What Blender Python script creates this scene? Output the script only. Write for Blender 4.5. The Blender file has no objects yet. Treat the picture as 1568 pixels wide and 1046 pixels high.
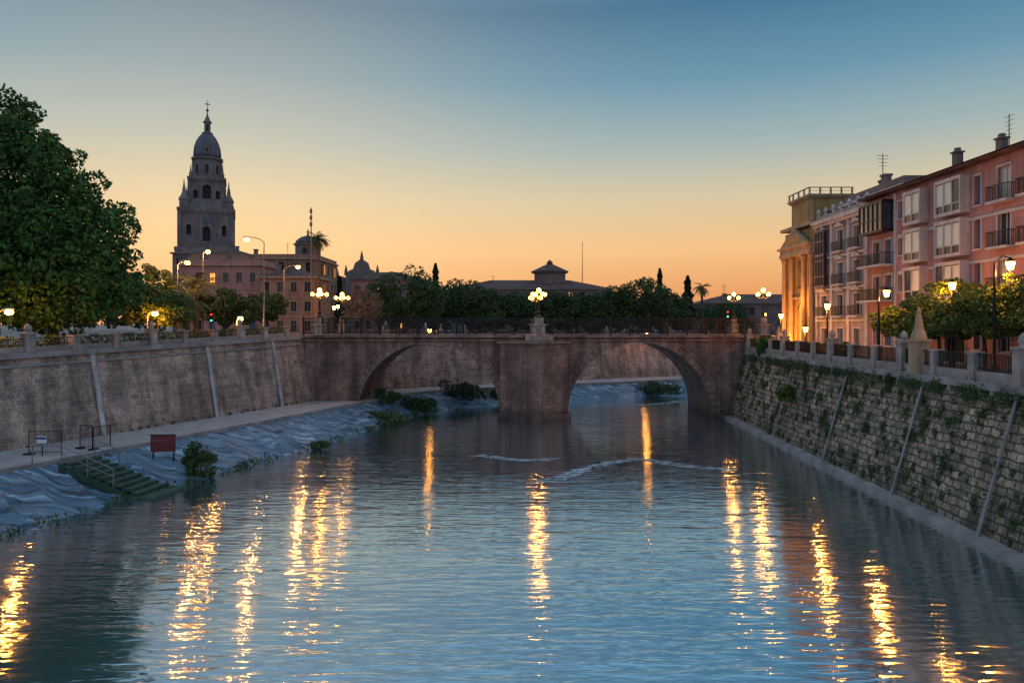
import bpy, math, random
import numpy as np
from mathutils import Vector, Matrix, noise as mn
random.seed(7); rng=np.random.default_rng(7)
sc=bpy.context.scene
try:
    sc.view_settings.view_transform='Standard'; sc.view_settings.look='None'; sc.view_settings.exposure=0
except Exception: pass
def s2l(c):
    c=c/255.0
    return c/12.92 if c<=0.04045 else ((c+0.055)/1.055)**2.4
def S(r,g,b): return (s2l(r),s2l(g),s2l(b),1)
def C(r,g,b): return (r,g,b,1)
# ---------------------------------------------------------------- materials
def newmat(name):
    m=bpy.data.materials.new(name); m.use_nodes=True
    nt=m.node_tree; b=nt.nodes['Principled BSDF']; return m,nt,b
def N(nt,t,**kw):
    n=nt.nodes.new(t)
    for k,v in kw.items():
        if k in n.inputs.keys(): n.inputs[k].default_value=v
        else: setattr(n,k,v)
    return n
def mixc(nt,fac,a,b,bt='MIX'):
    n=nt.nodes.new('ShaderNodeMix'); n.data_type='RGBA'; n.blend_type=bt
    for i,v in ((0,fac),(6,a),(7,b)):
        if isinstance(v,bpy.types.NodeSocket): nt.links.new(v,n.inputs[i])
        else: n.inputs[i].default_value=v
    return n.outputs[2]
def ramp(nt,src,stops):
    r=nt.nodes.new('ShaderNodeValToRGB'); nt.links.new(src,r.inputs[0])
    e=r.color_ramp.elements
    while len(e)<len(stops): e.new(0.5)
    for i,(p,c) in enumerate(stops):
        e[i].position=p; e[i].color=c if len(c)==4 else (*c,1)
    return r.outputs[0]
def g(v): return (v,v,v,1)
def plain(name,c,rough=.75,var=.35,scale=1.5,bump=.15,metal=0,bscale=18,streak=0):
    m,nt,b=newmat(name)
    tc=N(nt,'ShaderNodeTexCoord')
    n1=N(nt,'ShaderNodeTexNoise',Scale=scale,Detail=6.0); nt.links.new(tc.outputs['Object'],n1.inputs['Vector'])
    f=ramp(nt,n1.outputs[0],[(.3,g(1-var)),(.7,g(1+var*.5))])
    col=mixc(nt,1.0,c,f,'MULTIPLY')
    if streak:
        mp=N(nt,'ShaderNodeMapping'); mp.inputs['Scale'].default_value=(1.6,1.6,.15); nt.links.new(tc.outputs['Object'],mp.inputs[0])
        n3=N(nt,'ShaderNodeTexNoise',Scale=1.2,Detail=6.0,Roughness=.65); nt.links.new(mp.outputs[0],n3.inputs['Vector'])
        f3=ramp(nt,n3.outputs[0],[(.36,g(1-streak)),(.58,g(1.05))]); col=mixc(nt,1.0,col,f3,'MULTIPLY')
    nt.links.new(col,b.inputs['Base Color'])
    b.inputs['Roughness'].default_value=rough; b.inputs['Metallic'].default_value=metal
    if bump:
        n2=N(nt,'ShaderNodeTexNoise',Scale=bscale,Detail=5.0); nt.links.new(tc.outputs['Object'],n2.inputs['Vector'])
        bp=N(nt,'ShaderNodeBump',Strength=bump,Distance=.05); nt.links.new(n2.outputs[0],bp.inputs['Height']); nt.links.new(bp.outputs[0],b.inputs['Normal'])
    return m
def masonry(name,c1,c2,mo,bw,bh,ms=.03,warp=.12,bump=.5,stain=.5,green=0,rough=.85):
    m,nt,b=newmat(name)
    uv=N(nt,'ShaderNodeUVMap'); tc=N(nt,'ShaderNodeTexCoord')
    wn=N(nt,'ShaderNodeTexNoise',Scale=1.7,Detail=3.0); nt.links.new(uv.outputs[0],wn.inputs['Vector'])
    sub=N(nt,'ShaderNodeVectorMath',operation='MULTIPLY_ADD'); nt.links.new(wn.outputs['Color'],sub.inputs[0])
    sub.inputs[1].default_value=(warp,warp,0); nt.links.new(uv.outputs[0],sub.inputs[2])
    br=N(nt,'ShaderNodeTexBrick',Color1=c1,Color2=c2,Mortar=mo,Scale=1.0)
    br.inputs['Mortar Size'].default_value=ms; br.inputs['Mortar Smooth'].default_value=.4
    br.inputs['Brick Width'].default_value=bw; br.inputs['Row Height'].default_value=bh; br.inputs['Bias'].default_value=0
    nt.links.new(sub.outputs[0],br.inputs['Vector'])
    n1=N(nt,'ShaderNodeTexNoise',Scale=.35,Detail=7.0,Roughness=.65); nt.links.new(tc.outputs['Object'],n1.inputs['Vector'])
    f=ramp(nt,n1.outputs[0],[(.34,g(1-stain)),(.5,g(.9)),(.68,g(1.3))])
    col=mixc(nt,1.0,br.outputs['Color'],f,'MULTIPLY')
    mp=N(nt,'ShaderNodeMapping'); mp.inputs['Scale'].default_value=(1.1,1.1,.12); nt.links.new(tc.outputs['Object'],mp.inputs[0])
    n3=N(nt,'ShaderNodeTexNoise',Scale=1.0,Detail=5.0); nt.links.new(mp.outputs[0],n3.inputs['Vector'])
    f3=ramp(nt,n3.outputs[0],[(.38,g(.5)),(.56,g(1.08))])
    col=mixc(nt,.8,col,mixc(nt,1.0,col,f3,'MULTIPLY'))
    n5=N(nt,'ShaderNodeTexNoise',Scale=7.0,Detail=5.0); nt.links.new(tc.outputs['Object'],n5.inputs['Vector'])
    f5=ramp(nt,n5.outputs[0],[(.3,g(.6)),(.7,g(1.35))]); col=mixc(nt,1.0,col,f5,'MULTIPLY')
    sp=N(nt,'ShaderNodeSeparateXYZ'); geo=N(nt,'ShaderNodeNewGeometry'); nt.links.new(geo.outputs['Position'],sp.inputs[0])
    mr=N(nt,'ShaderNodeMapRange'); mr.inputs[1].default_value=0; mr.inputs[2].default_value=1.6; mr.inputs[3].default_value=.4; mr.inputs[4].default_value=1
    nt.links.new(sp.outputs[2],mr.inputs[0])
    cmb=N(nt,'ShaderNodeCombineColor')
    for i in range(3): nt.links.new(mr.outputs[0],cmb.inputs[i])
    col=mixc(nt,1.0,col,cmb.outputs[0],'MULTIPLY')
    if green:
        n4=N(nt,'ShaderNodeTexNoise',Scale=.9,Detail=8.0,Roughness=.7); nt.links.new(tc.outputs['Object'],n4.inputs['Vector'])
        f4=ramp(nt,n4.outputs[0],[(.49,g(0)),(.64,g(green))])
        col=mixc(nt,f4,col,C(.05,.06,.025))
    nt.links.new(col,b.inputs['Base Color']); b.inputs['Roughness'].default_value=rough
    ad=N(nt,'ShaderNodeMath',operation='MULTIPLY_ADD'); nt.links.new(br.outputs['Fac'],ad.inputs[0]); ad.inputs[1].default_value=-1.0
    nt.links.new(n5.outputs[0],ad.inputs[2])
    bp=N(nt,'ShaderNodeBump',Strength=bump,Distance=.08); nt.links.new(ad.outputs[0],bp.inputs['Height']); nt.links.new(bp.outputs[0],b.inputs['Normal'])
    return m
def leafmat(name,dark,light):
    m,nt,b=newmat(name)
    geo=N(nt,'ShaderNodeNewGeometry'); tc=N(nt,'ShaderNodeTexCoord')
    n1=N(nt,'ShaderNodeTexNoise',Scale=.7,Detail=3.0); nt.links.new(tc.outputs['Object'],n1.inputs['Vector'])
    a=N(nt,'ShaderNodeMath',operation='MULTIPLY_ADD'); nt.links.new(geo.outputs['Random Per Island'],a.inputs[0]); a.inputs[1].default_value=.5
    nt.links.new(n1.outputs[0],a.inputs[2])
    col=ramp(nt,a.outputs[0],[(.35,dark),(.95,light)])
    nt.links.new(col,b.inputs['Base Color']); b.inputs['Roughness'].default_value=.6
    b.inputs['Specular IOR Level'].default_value=.2
    return m
def emit(name,c,s):
    m=bpy.data.materials.new(name); m.use_nodes=True; nt=m.node_tree; nt.nodes.clear()
    e=N(nt,'ShaderNodeEmission',Strength=s); e.inputs[0].default_value=c
    o=N(nt,'ShaderNodeOutputMaterial'); nt.links.new(e.outputs[0],o.inputs[0]); return m

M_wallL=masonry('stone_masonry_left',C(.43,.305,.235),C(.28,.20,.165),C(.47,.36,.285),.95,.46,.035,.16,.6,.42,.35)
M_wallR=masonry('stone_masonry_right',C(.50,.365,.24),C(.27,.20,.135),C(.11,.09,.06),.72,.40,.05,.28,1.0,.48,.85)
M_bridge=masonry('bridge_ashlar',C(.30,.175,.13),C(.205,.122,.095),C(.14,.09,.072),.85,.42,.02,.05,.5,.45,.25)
M_vouss=masonry('voussoir_stone',C(.30,.185,.135),C(.23,.145,.11),C(.23,.15,.11),3,3,.0,.05,.4,.35)
M_light=plain('pale_stone',C(.36,.30,.25),.8,.4,1.2,.2,streak=.4)
M_coping=plain('coping_concrete',C(.29,.255,.23),.85,.4,.8,.25)
M_path=plain('path_gravel',C(.40,.33,.30),.95,.25,.6,.3)
M_ground=plain('ground_paving',C(.24,.20,.17),.95,.3,.1,.1)
M_asph=plain('asphalt',C(.055,.053,.05),.9,.3,.8,.2)
M_iron=plain('dark_iron',C(.02,.02,.022),.5,.2,3,0,.6)
M_galv=plain('galvanised_rail',C(.20,.22,.24),.5,.3,3,0,.4)
M_bark=plain('bark',C(.09,.065,.045),.95,.4,3,.6)
M_pipe=plain('pale_drain_render',C(.50,.47,.44),.8,.35,1.0,.1,streak=.35)
M_leafF=leafmat('ficus_leaves',C(.012,.036,.010),C(.075,.17,.032))
M_leafD=leafmat('far_tree_leaves',C(.016,.038,.014),C(.055,.105,.034))
M_leafO=leafmat('orange_tree_leaves',C(.035,.07,.012),C(.13,.18,.04))
M_leafC=leafmat('cypress_leaves',C(.014,.024,.012),C(.03,.045,.022))
M_leafP=leafmat('palm_fronds',C(.035,.05,.018),C(.10,.12,.04))
M_shrub=leafmat('shrub_leaves',C(.025,.045,.016),C(.08,.115,.038))
M_dry=leafmat('dry_twigs',C(.10,.075,.045),C(.2,.15,.09))
M_cath=plain('cathedral_stone',C(.22,.175,.16),.9,.35,.25,.15,streak=.35)
M_cathd=plain('cathedral_dome_slate',C(.10,.10,.12),.7,.3,.3,.1)
M_dark=plain('dark_opening',C(.02,.02,.025),.8,.1,1,0)
M_pink=plain('pink_render',C(.46,.215,.18),.85,.2,.5,.08,streak=.22)
M_cream=plain('cream_render',C(.42,.32,.28),.85,.22,.5,.08,streak=.3)
M_yellow=plain('ochre_render',C(.40,.25,.085),.85,.25,.5,.08,streak=.35)
M_trim=plain('white_trim',C(.52,.47,.44),.7,.2,1,.05,streak=.2)
M_trimO=plain('sandstone_trim',C(.42,.29,.17),.8,.25,1,.08,streak=.3)
M_roof=masonry('clay_tiles',C(.22,.10,.07),C(.14,.07,.05),C(.07,.04,.03),.25,.4,.03,.02,.8,.3)
M_orangeb=plain('salmon_render',C(.36,.18,.115),.85,.22,.3,.05,streak=.25)
M_greyb=plain('grey_brown_render',C(.20,.15,.13),.85,.25,.3,.05,streak=.3)
M_blind=plain('cream_blinds',C(.66,.64,.50),.5,.1,2,0)
M_shut=plain('blue_shutters',C(.08,.15,.22),.6,.2,2,0)
m,nt,b=newmat('window_glass'); b.inputs['Base Color'].default_value=C(.03,.04,.05); b.inputs['Roughness'].default_value=.12; b.inputs['Specular IOR Level'].default_value=.6; M_glass=m
M_green=plain('algae_steps',C(.03,.07,.04),.7,.5,2,.3)
M_red=plain('red_sign_paint',C(.16,.02,.025),.6,.2,2,0)
M_white=plain('white_paint',C(.7,.7,.68),.6,.1,2,0)
M_blue=plain('blue_paint',C(.03,.08,.25),.6,.1,2,0)
M_foam=plain('foam',C(.62,.72,.74),.9,.1,2,0)
M_lamp=emit('sodium_globe',C(1,.40,.06),20)
M_lampH=emit('sodium_lantern_hot',C(1,.36,.045),55)
M_lit=emit('lit_window',C(1,.42,.08),1.6)
M_tl=emit('green_signal',C(.1,1,.45),5)
M_rl=emit('red_signal',C(1,.03,.02),5)
LCOL=(1,.36,.06)
# liner: light and shade of the folds are painted into its streaked colour
m,nt,b=newmat('geotextile_liner'); M_liner=m
tc=N(nt,'ShaderNodeTexCoord'); mp=N(nt,'ShaderNodeMapping'); mp.inputs['Rotation'].default_value=(0,0,.62); mp.inputs['Scale'].default_value=(.16,2.2,1)
nt.links.new(tc.outputs['Object'],mp.inputs[0])
n1=N(nt,'ShaderNodeTexNoise',Scale=1.3,Detail=6.0,Roughness=.55,Distortion=.3); nt.links.new(mp.outputs[0],n1.inputs['Vector'])
nt.links.new(ramp(nt,n1.outputs[0],[(.34,C(.025,.05,.075)),(.48,C(.085,.15,.20)),(.58,C(.15,.235,.29)),(.68,C(.42,.52,.57))]),b.inputs['Base Color'])
b.inputs['Roughness'].default_value=.5
bp=N(nt,'ShaderNodeBump',Strength=.9,Distance=.2); nt.links.new(n1.outputs[0],bp.inputs['Height']); nt.links.new(bp.outputs[0],b.inputs['Normal'])
# water
m=bpy.data.materials.new('river_water'); m.use_nodes=True; nt=m.node_tree; nt.nodes.clear(); M_water=m
tc=N(nt,'ShaderNodeTexCoord')
def wn(sx,sy,scale,det,dist=0):
    mp=N(nt,'ShaderNodeMapping'); mp.inputs['Scale'].default_value=(sx,sy,1); mp.inputs['Rotation'].default_value=(0,0,random.uniform(-.1,.1)); nt.links.new(tc.outputs['Object'],mp.inputs[0])
    n=N(nt,'ShaderNodeTexNoise',Scale=scale,Detail=det,Distortion=dist); nt.links.new(mp.outputs[0],n.inputs['Vector']); return n
a=wn(.24,1.0,3.0,2.5,.3); c=wn(.25,1.0,.8,1.5,.5); pch=wn(.5,1,.10,4.0,.8)
pf=ramp(nt,pch.outputs[0],[(.36,g(.45)),(.62,g(1))])
ml=N(nt,'ShaderNodeMath',operation='MULTIPLY'); nt.links.new(a.outputs[0],ml.inputs[0]); nt.links.new(pf,ml.inputs[1])
b1=N(nt,'ShaderNodeBump',Strength=1.0,Distance=.046); nt.links.new(ml.outputs[0],b1.inputs['Height'])
b2=N(nt,'ShaderNodeBump',Strength=1.0,Distance=.045); nt.links.new(c.outputs[0],b2.inputs['Height']); nt.links.new(b1.outputs[0],b2.inputs['Normal'])
gl=N(nt,'ShaderNodeBsdfGlossy',Roughness=.085); gl.inputs['Color'].default_value=C(.90,.97,1.0); nt.links.new(b2.outputs[0],gl.inputs['Normal'])
df=N(nt,'ShaderNodeBsdfDiffuse'); df.inputs['Color'].default_value=C(.07,.135,.155)
fr=N(nt,'ShaderNodeFresnel',IOR=1.5); nt.links.new(b2.outputs[0],fr.inputs['Normal'])
mr=N(nt,'ShaderNodeMapRange'); mr.inputs[1].default_value=.04; mr.inputs[2].default_value=.40; mr.inputs[3].default_value=.60; mr.inputs[4].default_value=.93; nt.links.new(fr.outputs[0],mr.inputs[0])
mx=N(nt,'ShaderNodeMixShader'); nt.links.new(mr.outputs[0],mx.inputs[0]); nt.links.new(df.outputs[0],mx.inputs[1]); nt.links.new(gl.outputs[0],mx.inputs[2])
o=N(nt,'ShaderNodeOutputMaterial'); nt.links.new(mx.outputs[0],o.inputs[0])
# ---------------------------------------------------------------- geometry kit
class Part:
    def __init__(s,T,mat,smooth): s.T=T; s.mat=mat; s.v=[]; s.f=[]; s.smooth=smooth
    def add(s,vs,fs):
        o=len(s.v); M=s.T.M
        s.v+= [tuple(M@Vector(p)) for p in vs]; s.f+=[tuple(o+i for i in f) for f in fs]
    def quad(s,a,b,c,d): s.add([a,b,c,d],[(0,1,2,3)])
    def box(s,x0,x1,y0,y1,z0,z1):
        s.add([(x0,y0,z0),(x1,y0,z0),(x1,y1,z0),(x0,y1,z0),(x0,y0,z1),(x1,y0,z1),(x1,y1,z1),(x0,y1,z1)],
              [(3,2,1,0),(4,5,6,7),(0,1,5,4),(1,2,6,5),(2,3,7,6),(3,0,4,7)])
    def bar(s,p0,p1,r0,r1=None,n=8):
        r1=r0 if r1 is None else r1
        p0=Vector(p0);p1=Vector(p1); d=(p1-p0).normalized()
        u=d.orthogonal().normalized(); w=d.cross(u)
        vs=[];
        for p,r in((p0,r0),(p1,r1)):
            for i in range(n):
                t=2*math.pi*i/n; vs.append(p+u*math.cos(t)*r+w*math.sin(t)*r)
        s.add(vs,[(i,(i+1)%n,n+(i+1)%n,n+i) for i in range(n)]+[tuple(range(n-1,-1,-1)),tuple(range(n,2*n))])
    def lathe(s,cx,cy,prof,n=12,rot=0):
        vs=[];k=len(prof)
        for r,z in prof:
            for i in range(n):
                t=2*math.pi*i/n+rot; vs.append((cx+r*math.cos(t),cy+r*math.sin(t),z))
        fs=[(j*n+i,j*n+(i+1)%n,(j+1)*n+(i+1)%n,(j+1)*n+i) for j in range(k-1) for i in range(n)]
        fs+=[tuple(range(n-1,-1,-1)),tuple(range((k-1)*n,k*n))]
        s.add(vs,fs)
    def ball(s,c,r,n=12,k=8,sz=1):
        s.lathe(c[0],c[1],[(max(.001,r*math.sin(math.pi*j/k)),c[2]-r*sz*math.cos(math.pi*j/k)) for j in range(k+1)],n)
    def prism(s,poly,z0,z1):
        n=len(poly); s.add([(x,y,z0) for x,y in poly]+[(x,y,z1) for x,y in poly],
            [tuple(range(n-1,-1,-1)),tuple(range(n,2*n))]+[(i,(i+1)%n,n+(i+1)%n,n+i) for i in range(n)])
    def prismy(s,poly,y0,y1):
        n=len(poly); s.add([(x,y0,z) for x,z in poly]+[(x,y1,z) for x,z in poly],
            [tuple(range(n)),tuple(range(2*n-1,n-1,-1))]+[((i+1)%n,i,n+i,n+(i+1)%n) for i in range(n)])
    def sweep(s,pts,prof,closed=True):
        P=[Vector(p) for p in pts]; n=len(P); k=len(prof); vs=[]
        for i in range(n):
            d=(P[min(i+1,n-1)]-P[max(i-1,0)]); d.z=0; d.normalize(); r=Vector((d.y,-d.x,0))
            for o,z in prof: vs.append(P[i]+r*o+Vector((0,0,z)))
        kk=k if closed else k-1
        fs=[(i*k+j,(i+1)*k+j,(i+1)*k+(j+1)%k,i*k+(j+1)%k) for i in range(n-1) for j in range(kk)]
        if closed: fs+=[tuple(range(k)),tuple((n-1)*k+j for j in range(k-1,-1,-1))]
        s.add(vs,fs)
def build(name,V,F,mat,smooth=False,uv=True):
    me=bpy.data.meshes.new(name); V=np.asarray(V,dtype=np.float64)
    if isinstance(F,np.ndarray):
        k=F.shape[1]; me.vertices.add(len(V)); me.vertices.foreach_set('co',V.ravel())
        me.loops.add(F.size); me.loops.foreach_set('vertex_index',F.ravel().astype(np.int32))
        me.polygons.add(len(F)); me.polygons.foreach_set('loop_start',np.arange(0,F.size,k,dtype=np.int32))
        me.update(calc_edges=True)
    else:
        me.from_pydata([tuple(v) for v in V],[],F); me.update()
    if uv:
        L=me.uv_layers.new(name='UVMap'); arr=np.zeros(len(me.loops)*2)
        for p in me.polygons:
            n=p.normal
            if abs(n.z)>.85: 
                for li in p.loop_indices:
                    v=V[me.loops[li].vertex_index]; arr[2*li]=v[0]; arr[2*li+1]=v[1]
            else:
                l=math.hypot(n.x,n.y); tx,ty=-n.y/l,n.x/l
                if abs(tx)<.8: tx,ty=(0,1) if ty>0 else (0,-1)
                else: tx,ty=(1,0) if tx>0 else (-1,0)
                for li in p.loop_indices:
                    v=V[me.loops[li].vertex_index]; arr[2*li]=v[0]*tx+v[1]*ty; arr[2*li+1]=v[2]
        L.data.foreach_set('uv',arr)
    if smooth: me.polygons.foreach_set('use_smooth',np.ones(len(me.polygons),dtype=bool))
    me.materials.append(mat)
    ob=bpy.data.objects.new(name,me); sc.collection.objects.link(ob); return ob
class Thing:
    def __init__(s,name,loc=(0,0,0),M=None): s.name=name; s.loc=Vector(loc); s.M=M or Matrix(); s.parts={}; s.raw=[]; s.lights=[]
    def p(s,n,mat,smooth=False):
        if n not in s.parts: s.parts[n]=Part(s,mat,smooth)
        return s.parts[n]
    def light(s,pos,e,r=.15,col=LCOL): s.lights.append((s.M@Vector(pos),e,r,col))
    def done(s):
        items=[(n,q) for n,q in s.parts.items() if q.v]
        if len(items)+len(s.raw)+len(s.lights)==1:
            if items:
                n,q=items[0]; V=np.array(q.v)-np.array(s.loc); ob=build(s.name,V,q.f,q.mat,q.smooth)
            else:
                n,V,F,mat=s.raw[0]; ob=build(s.name,V-np.array(s.loc),F,mat,uv=False)
            ob.location=s.loc; return ob
        e=bpy.data.objects.new(s.name,None); e.location=s.loc; e.empty_display_size=.5; sc.collection.objects.link(e)
        for n,q in items:
            ob=build(n,np.array(q.v)-np.array(s.loc),q.f,q.mat,q.smooth); ob.parent=e
        for n,V,F,mat in s.raw:
            ob=build(n,V-np.array(s.loc),F,mat,uv=False); ob.parent=e
        for pos,en,r,col in s.lights:
            l=bpy.data.lights.new('bulb','POINT'); l.energy=en; l.color=col; l.shadow_soft_size=r
            ob=bpy.data.objects.new('bulb',l); sc.collection.objects.link(ob); ob.parent=e; ob.location=pos-s.loc
        return e
def FM(x,y,z,ang): return Matrix.Translation((x,y,z))@Matrix.Rotation(math.radians(ang),4,'Z')
KM={'glass':M_glass,'dark':M_dark,'blind':M_blind,'lit':M_lit,'shut':M_shut}
def facade(T,wall,L,z0,z1,ops,depth=.22,trim=None,sill=True):
    r=lambda v: round(v,4)
    xs=sorted({r(0),r(L),*[r(o[0]) for o in ops],*[r(o[0]+o[2]) for o in ops]})
    zs=sorted({r(z0),r(z1),*[r(o[1]) for o in ops],*[r(o[1]+o[3]) for o in ops]})
    for i in range(len(xs)-1):
        for j in range(len(zs)-1):
            cx=(xs[i]+xs[i+1])/2; cz=(zs[j]+zs[j+1])/2
            if any(o[0]<cx<o[0]+o[2] and o[1]<cz<o[1]+o[3] for o in ops): continue
            wall.quad((xs[i],0,zs[j]),(xs[i+1],0,zs[j]),(xs[i+1],0,zs[j+1]),(xs[i],0,zs[j+1]))
    for o in ops:
        x,z,w,h=o[:4]; kind=o[4] if len(o)>4 else 'glass'; arch=len(o)>5 and o[5]
        X,Z=x+w,z+h; d=depth
        wall.quad((x,0,z),(x,d,z),(x,d,Z),(x,0,Z)); wall.quad((X,d,z),(X,0,z),(X,0,Z),(X,d,Z))
        wall.quad((x,0,Z),(x,d,Z),(X,d,Z),(X,0,Z)); wall.quad((x,d,z),(x,0,z),(X,0,z),(X,d,z))
        T.p('windows_'+kind,KM[kind]).quad((x,d,z),(X,d,z),(X,d,Z),(x,d,Z))
        if arch:
            R=w/2; n=8
            for i in range(n):
                a0=math.pi*i/n; a1=math.pi*(i+1)/n
                p=[(x+R-R*math.cos(a),Z-R+R*math.sin(a)) for a in(a0,a1)]
                wall.quad((p[0][0],.002,p[0][1]),(p[1][0],.002,p[1][1]),(p[1][0],.002,Z),(p[0][0],.002,Z))
        if kind in('glass','blind','lit') and trim:
            f=T.p('window_frames',trim); t=.06
            f.box(x,x+t,d-.07,d-.004,z,Z); f.box(X-t,X,d-.07,d-.004,z,Z)
            f.box(x+t,X-t,d-.07,d-.004,Z-t,Z); f.box(x+t,X-t,d-.07,d-.004,z,z+t)
            f.box((x+X)/2-.03,(x+X)/2+.03,d-.06,d-.006,z+t,Z-t)
        if trim and sill and not arch:
            q=T.p('surrounds',trim)
            q.box(x-.12,X+.12,-.12,0.0-.003,z-.12,z-.003); q.box(x-.12,X+.12,-.07,-.003,Z+.003,Z+.16)
            q.box(x-.12,x-.003,-.05,-.003,z,Z); q.box(X+.003,X+.12,-.05,-.003,z,Z)
# ---------------------------------------------------------------- leaves
def leafcloud(pts,size):
    n=len(pts)
    a=rng.normal(size=(n,3)); a/=np.linalg.norm(a,axis=1)[:,None]
    b=rng.normal(size=(n,3)); b-=a*(a*b).sum(1)[:,None]; b/=np.linalg.norm(b,axis=1)[:,None]
    s=size*rng.uniform(.6,1.4,(n,1)); w=s*rng.uniform(.45,.7,(n,1))
    V=np.empty((n,4,3)); V[:,0]=pts-a*s; V[:,1]=pts+b*w; V[:,2]=pts+a*s; V[:,3]=pts-b*w
    return V.reshape(-1,3),np.arange(4*n).reshape(n,4)
def clumps(lobes,nl,nc,rc,inner=.25):
    vol=np.array([l[3]*l[4]*l[5] for l in lobes])**.67; vol/=vol.sum(); out=[]; cent=[]
    for _ in range(nc):
        l=lobes[rng.choice(len(lobes),p=vol)]
        d=rng.normal(size=3); d/=np.linalg.norm(d); k=rng.uniform(.62,.97)
        c=np.array(l[:3])+d*k*np.array(l[3:6]); cent.append(c)
        r=rc*rng.uniform(.6,1.35); m=int(nl/nc*(r/rc)**2)
        q=rng.normal(size=(m,3)); q/=np.linalg.norm(q,axis=1)[:,None]; q*=rng.uniform(.55,1.05,(m,1))**.6*r
        q[:,2]*=.75; out.append(c+q)
    m=int(nl*inner)
    for l in lobes:
        q=rng.normal(size=(m//len(lobes),3)); q/=np.linalg.norm(q,axis=1)[:,None]; q*=rng.uniform(0,1,(len(q),1))**(1/3)*.85
        out.append(np.array(l[:3])+q*np.array(l[3:6]))
    return np.concatenate(out),cent
def tree(name,x,y,zb,lobes,nl,nc,rc,size,mat,tr=.35,nb=7):
    T=Thing(name,(x,y,zb)); L=[(x+l[0],y+l[1],l[2],l[3],l[4],l[5]) for l in lobes]
    pts,cent=clumps(L,nl,nc,rc)
    V,F=leafcloud(pts,size); T.raw.append(('crown',V,F,mat))
    if tr:
        tk=T.p('trunk',M_bark); zc=min(l[2]-l[5]*.4 for l in L); zc=max(zc,zb+1)
        a=(x,y,zb-.1); bpt=(x+random.uniform(-.3,.3),y+random.uniform(-.3,.3),(zb+zc)/2); c=(x,y,zc)
        tk.bar(a,bpt,tr,tr*.8); tk.bar(bpt,c,tr*.8,tr*.7)
        lm=T.p('limbs',M_bark)
        for i in range(nb):
            t=cent[int(rng.integers(len(cent)))]; mid=(np.array(c)+t)/2+rng.normal(size=3)*.4
            lm.bar(c,mid,tr*.42,tr*.26,6); lm.bar(mid,t,tr*.26,tr*.08,6)
    return T.done()
def shrub(name,x,y,z,r,h,nl=900,size=.13,mat=M_shrub):
    lob=[(x,y,z+h*.45,r,r,h*.5),(x+r*.5,y,z+h*.3,r*.6,r*.6,h*.35),(x-r*.5,y+.2,z+h*.35,r*.6,r*.6,h*.4)]
    pts,c=clumps(lob,nl,14,r*.35); pts=pts[pts[:,2]>z-.1]
    V,F=leafcloud(pts,size); T=Thing(name,(x,y,z)); T.raw.append(('leaves',V,F,mat))
    st=T.p('stems',M_bark)
    for q in c[:6]: st.bar((x,y,z-.1),q,.05,.015,5)
    return T.done()
def palm(x,y,zb,zt,R,n=34,tr=.25,name='palm_tree'):
    T=Thing(name,(x,y,zb)); tk=T.p('trunk',M_bark); k=10
    lx=random.uniform(-.4,.4)
    P=[(x+lx*(i/k)**2-lx,y,zb-.1+(zt-zb)*i/k) for i in range(k+1)]
    for i in range(k): tk.bar(P[i],P[i+1],tr*(1.15-.3*i/k)+.04,tr*(1.15-.3*(i+1)/k),8)
    tk.ball((x,y,zt),tr*1.8,8,6,1.3)
    f=T.p('fronds',M_leafP)
    for i in range(n):
        az=2*math.pi*i*.618; el=math.radians(random.uniform(-40,80)); L=R*random.uniform(.85,1.15)
        d=Vector((math.cos(az),math.sin(az),0)); side=Vector((-d.y,d.x,0)); p=Vector((x,y,zt+.2)); seg=9
        for j in range(seg):
            st=L/seg; e=el-math.radians(9*j+4); q=p+(d*math.cos(e)+Vector((0,0,math.sin(e))))*st
            ll=L*.26*math.sin(math.pi*(j+.8)/(seg+.8))+.05
            for sg in(-1,1):
                for u in(0,.5):
                    a=p.lerp(q,u); bb=p.lerp(q,u+.3); t=a+side*sg*ll+(q-p)*.9+Vector((0,0,-ll*.45))
                    f.add([a,bb,t],[(0,1,2)])
            f.bar(p,q,.03,.025,4); p=q
    return T.done()
def cypress(x,y,zb,zt,r,nl=2500):
    t=rng.uniform(0,1,nl); rad=r*np.minimum(1,t*6+.3)*(1-t)**.55*rng.uniform(.55,1.1,nl)
    rad*=1+.25*np.sin(t*23)+.15*np.sin(t*51)
    az=rng.uniform(0,2*math.pi,nl)
    pts=np.stack([x+rad*np.cos(az),y+rad*np.sin(az),zb+1+(zt-zb-1)*t],1)
    V,F=leafcloud(pts,.3); T=Thing('cypress_tree',(x,y,zb)); T.raw.append(('crown',V,F,M_leafC)); T.p('trunk',M_bark).bar((x,y,zb-.1),(x,y,zb+(zt-zb)*.7),.3,.06); return T.done()
# ---------------------------------------------------------------- river geometry
wallB=[(-61.5,-30),(-50,0),(-33,46.3),(-29.2,56),(-25.3,66),(-21.2,77),(-18.8,87),(-14,92),(-4,99),(9,106),(33,118),(80,135),(600,260)]
pathO=[(-56,-30),(-44.5,0),(-28.6,40),(-23.6,53.7),(-19.6,64.4),(-15.2,77),(-11.5,86.5),(-6,91),(6,97.5),(15,101.5),(33,111),(80,128),(600,250)]
watL=[(-51,-30),(-38,0),(-23.9,33.2),(-22.3,41),(-20.3,45),(-18.3,52.4),(-15.5,60),(-12.4,74),(-9.5,82.5),(-4,87.5),(6,94),(15,98),(33,107.5),(80,124.5),(600,247)]
def XY(poly,y): return float(np.interp(y,[p[1] for p in poly],[p[0] for p in poly]))
def smoothed(poly,ys,w=2.0):
    return np.array([np.mean([XY(poly,y+d) for d in np.linspace(-w,w,7)]) for y in ys])
ysL=np.concatenate([np.arange(-30,140,.75),np.linspace(141,258,40)])
xb=smoothed(wallB,ysL,2.0)
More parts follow.
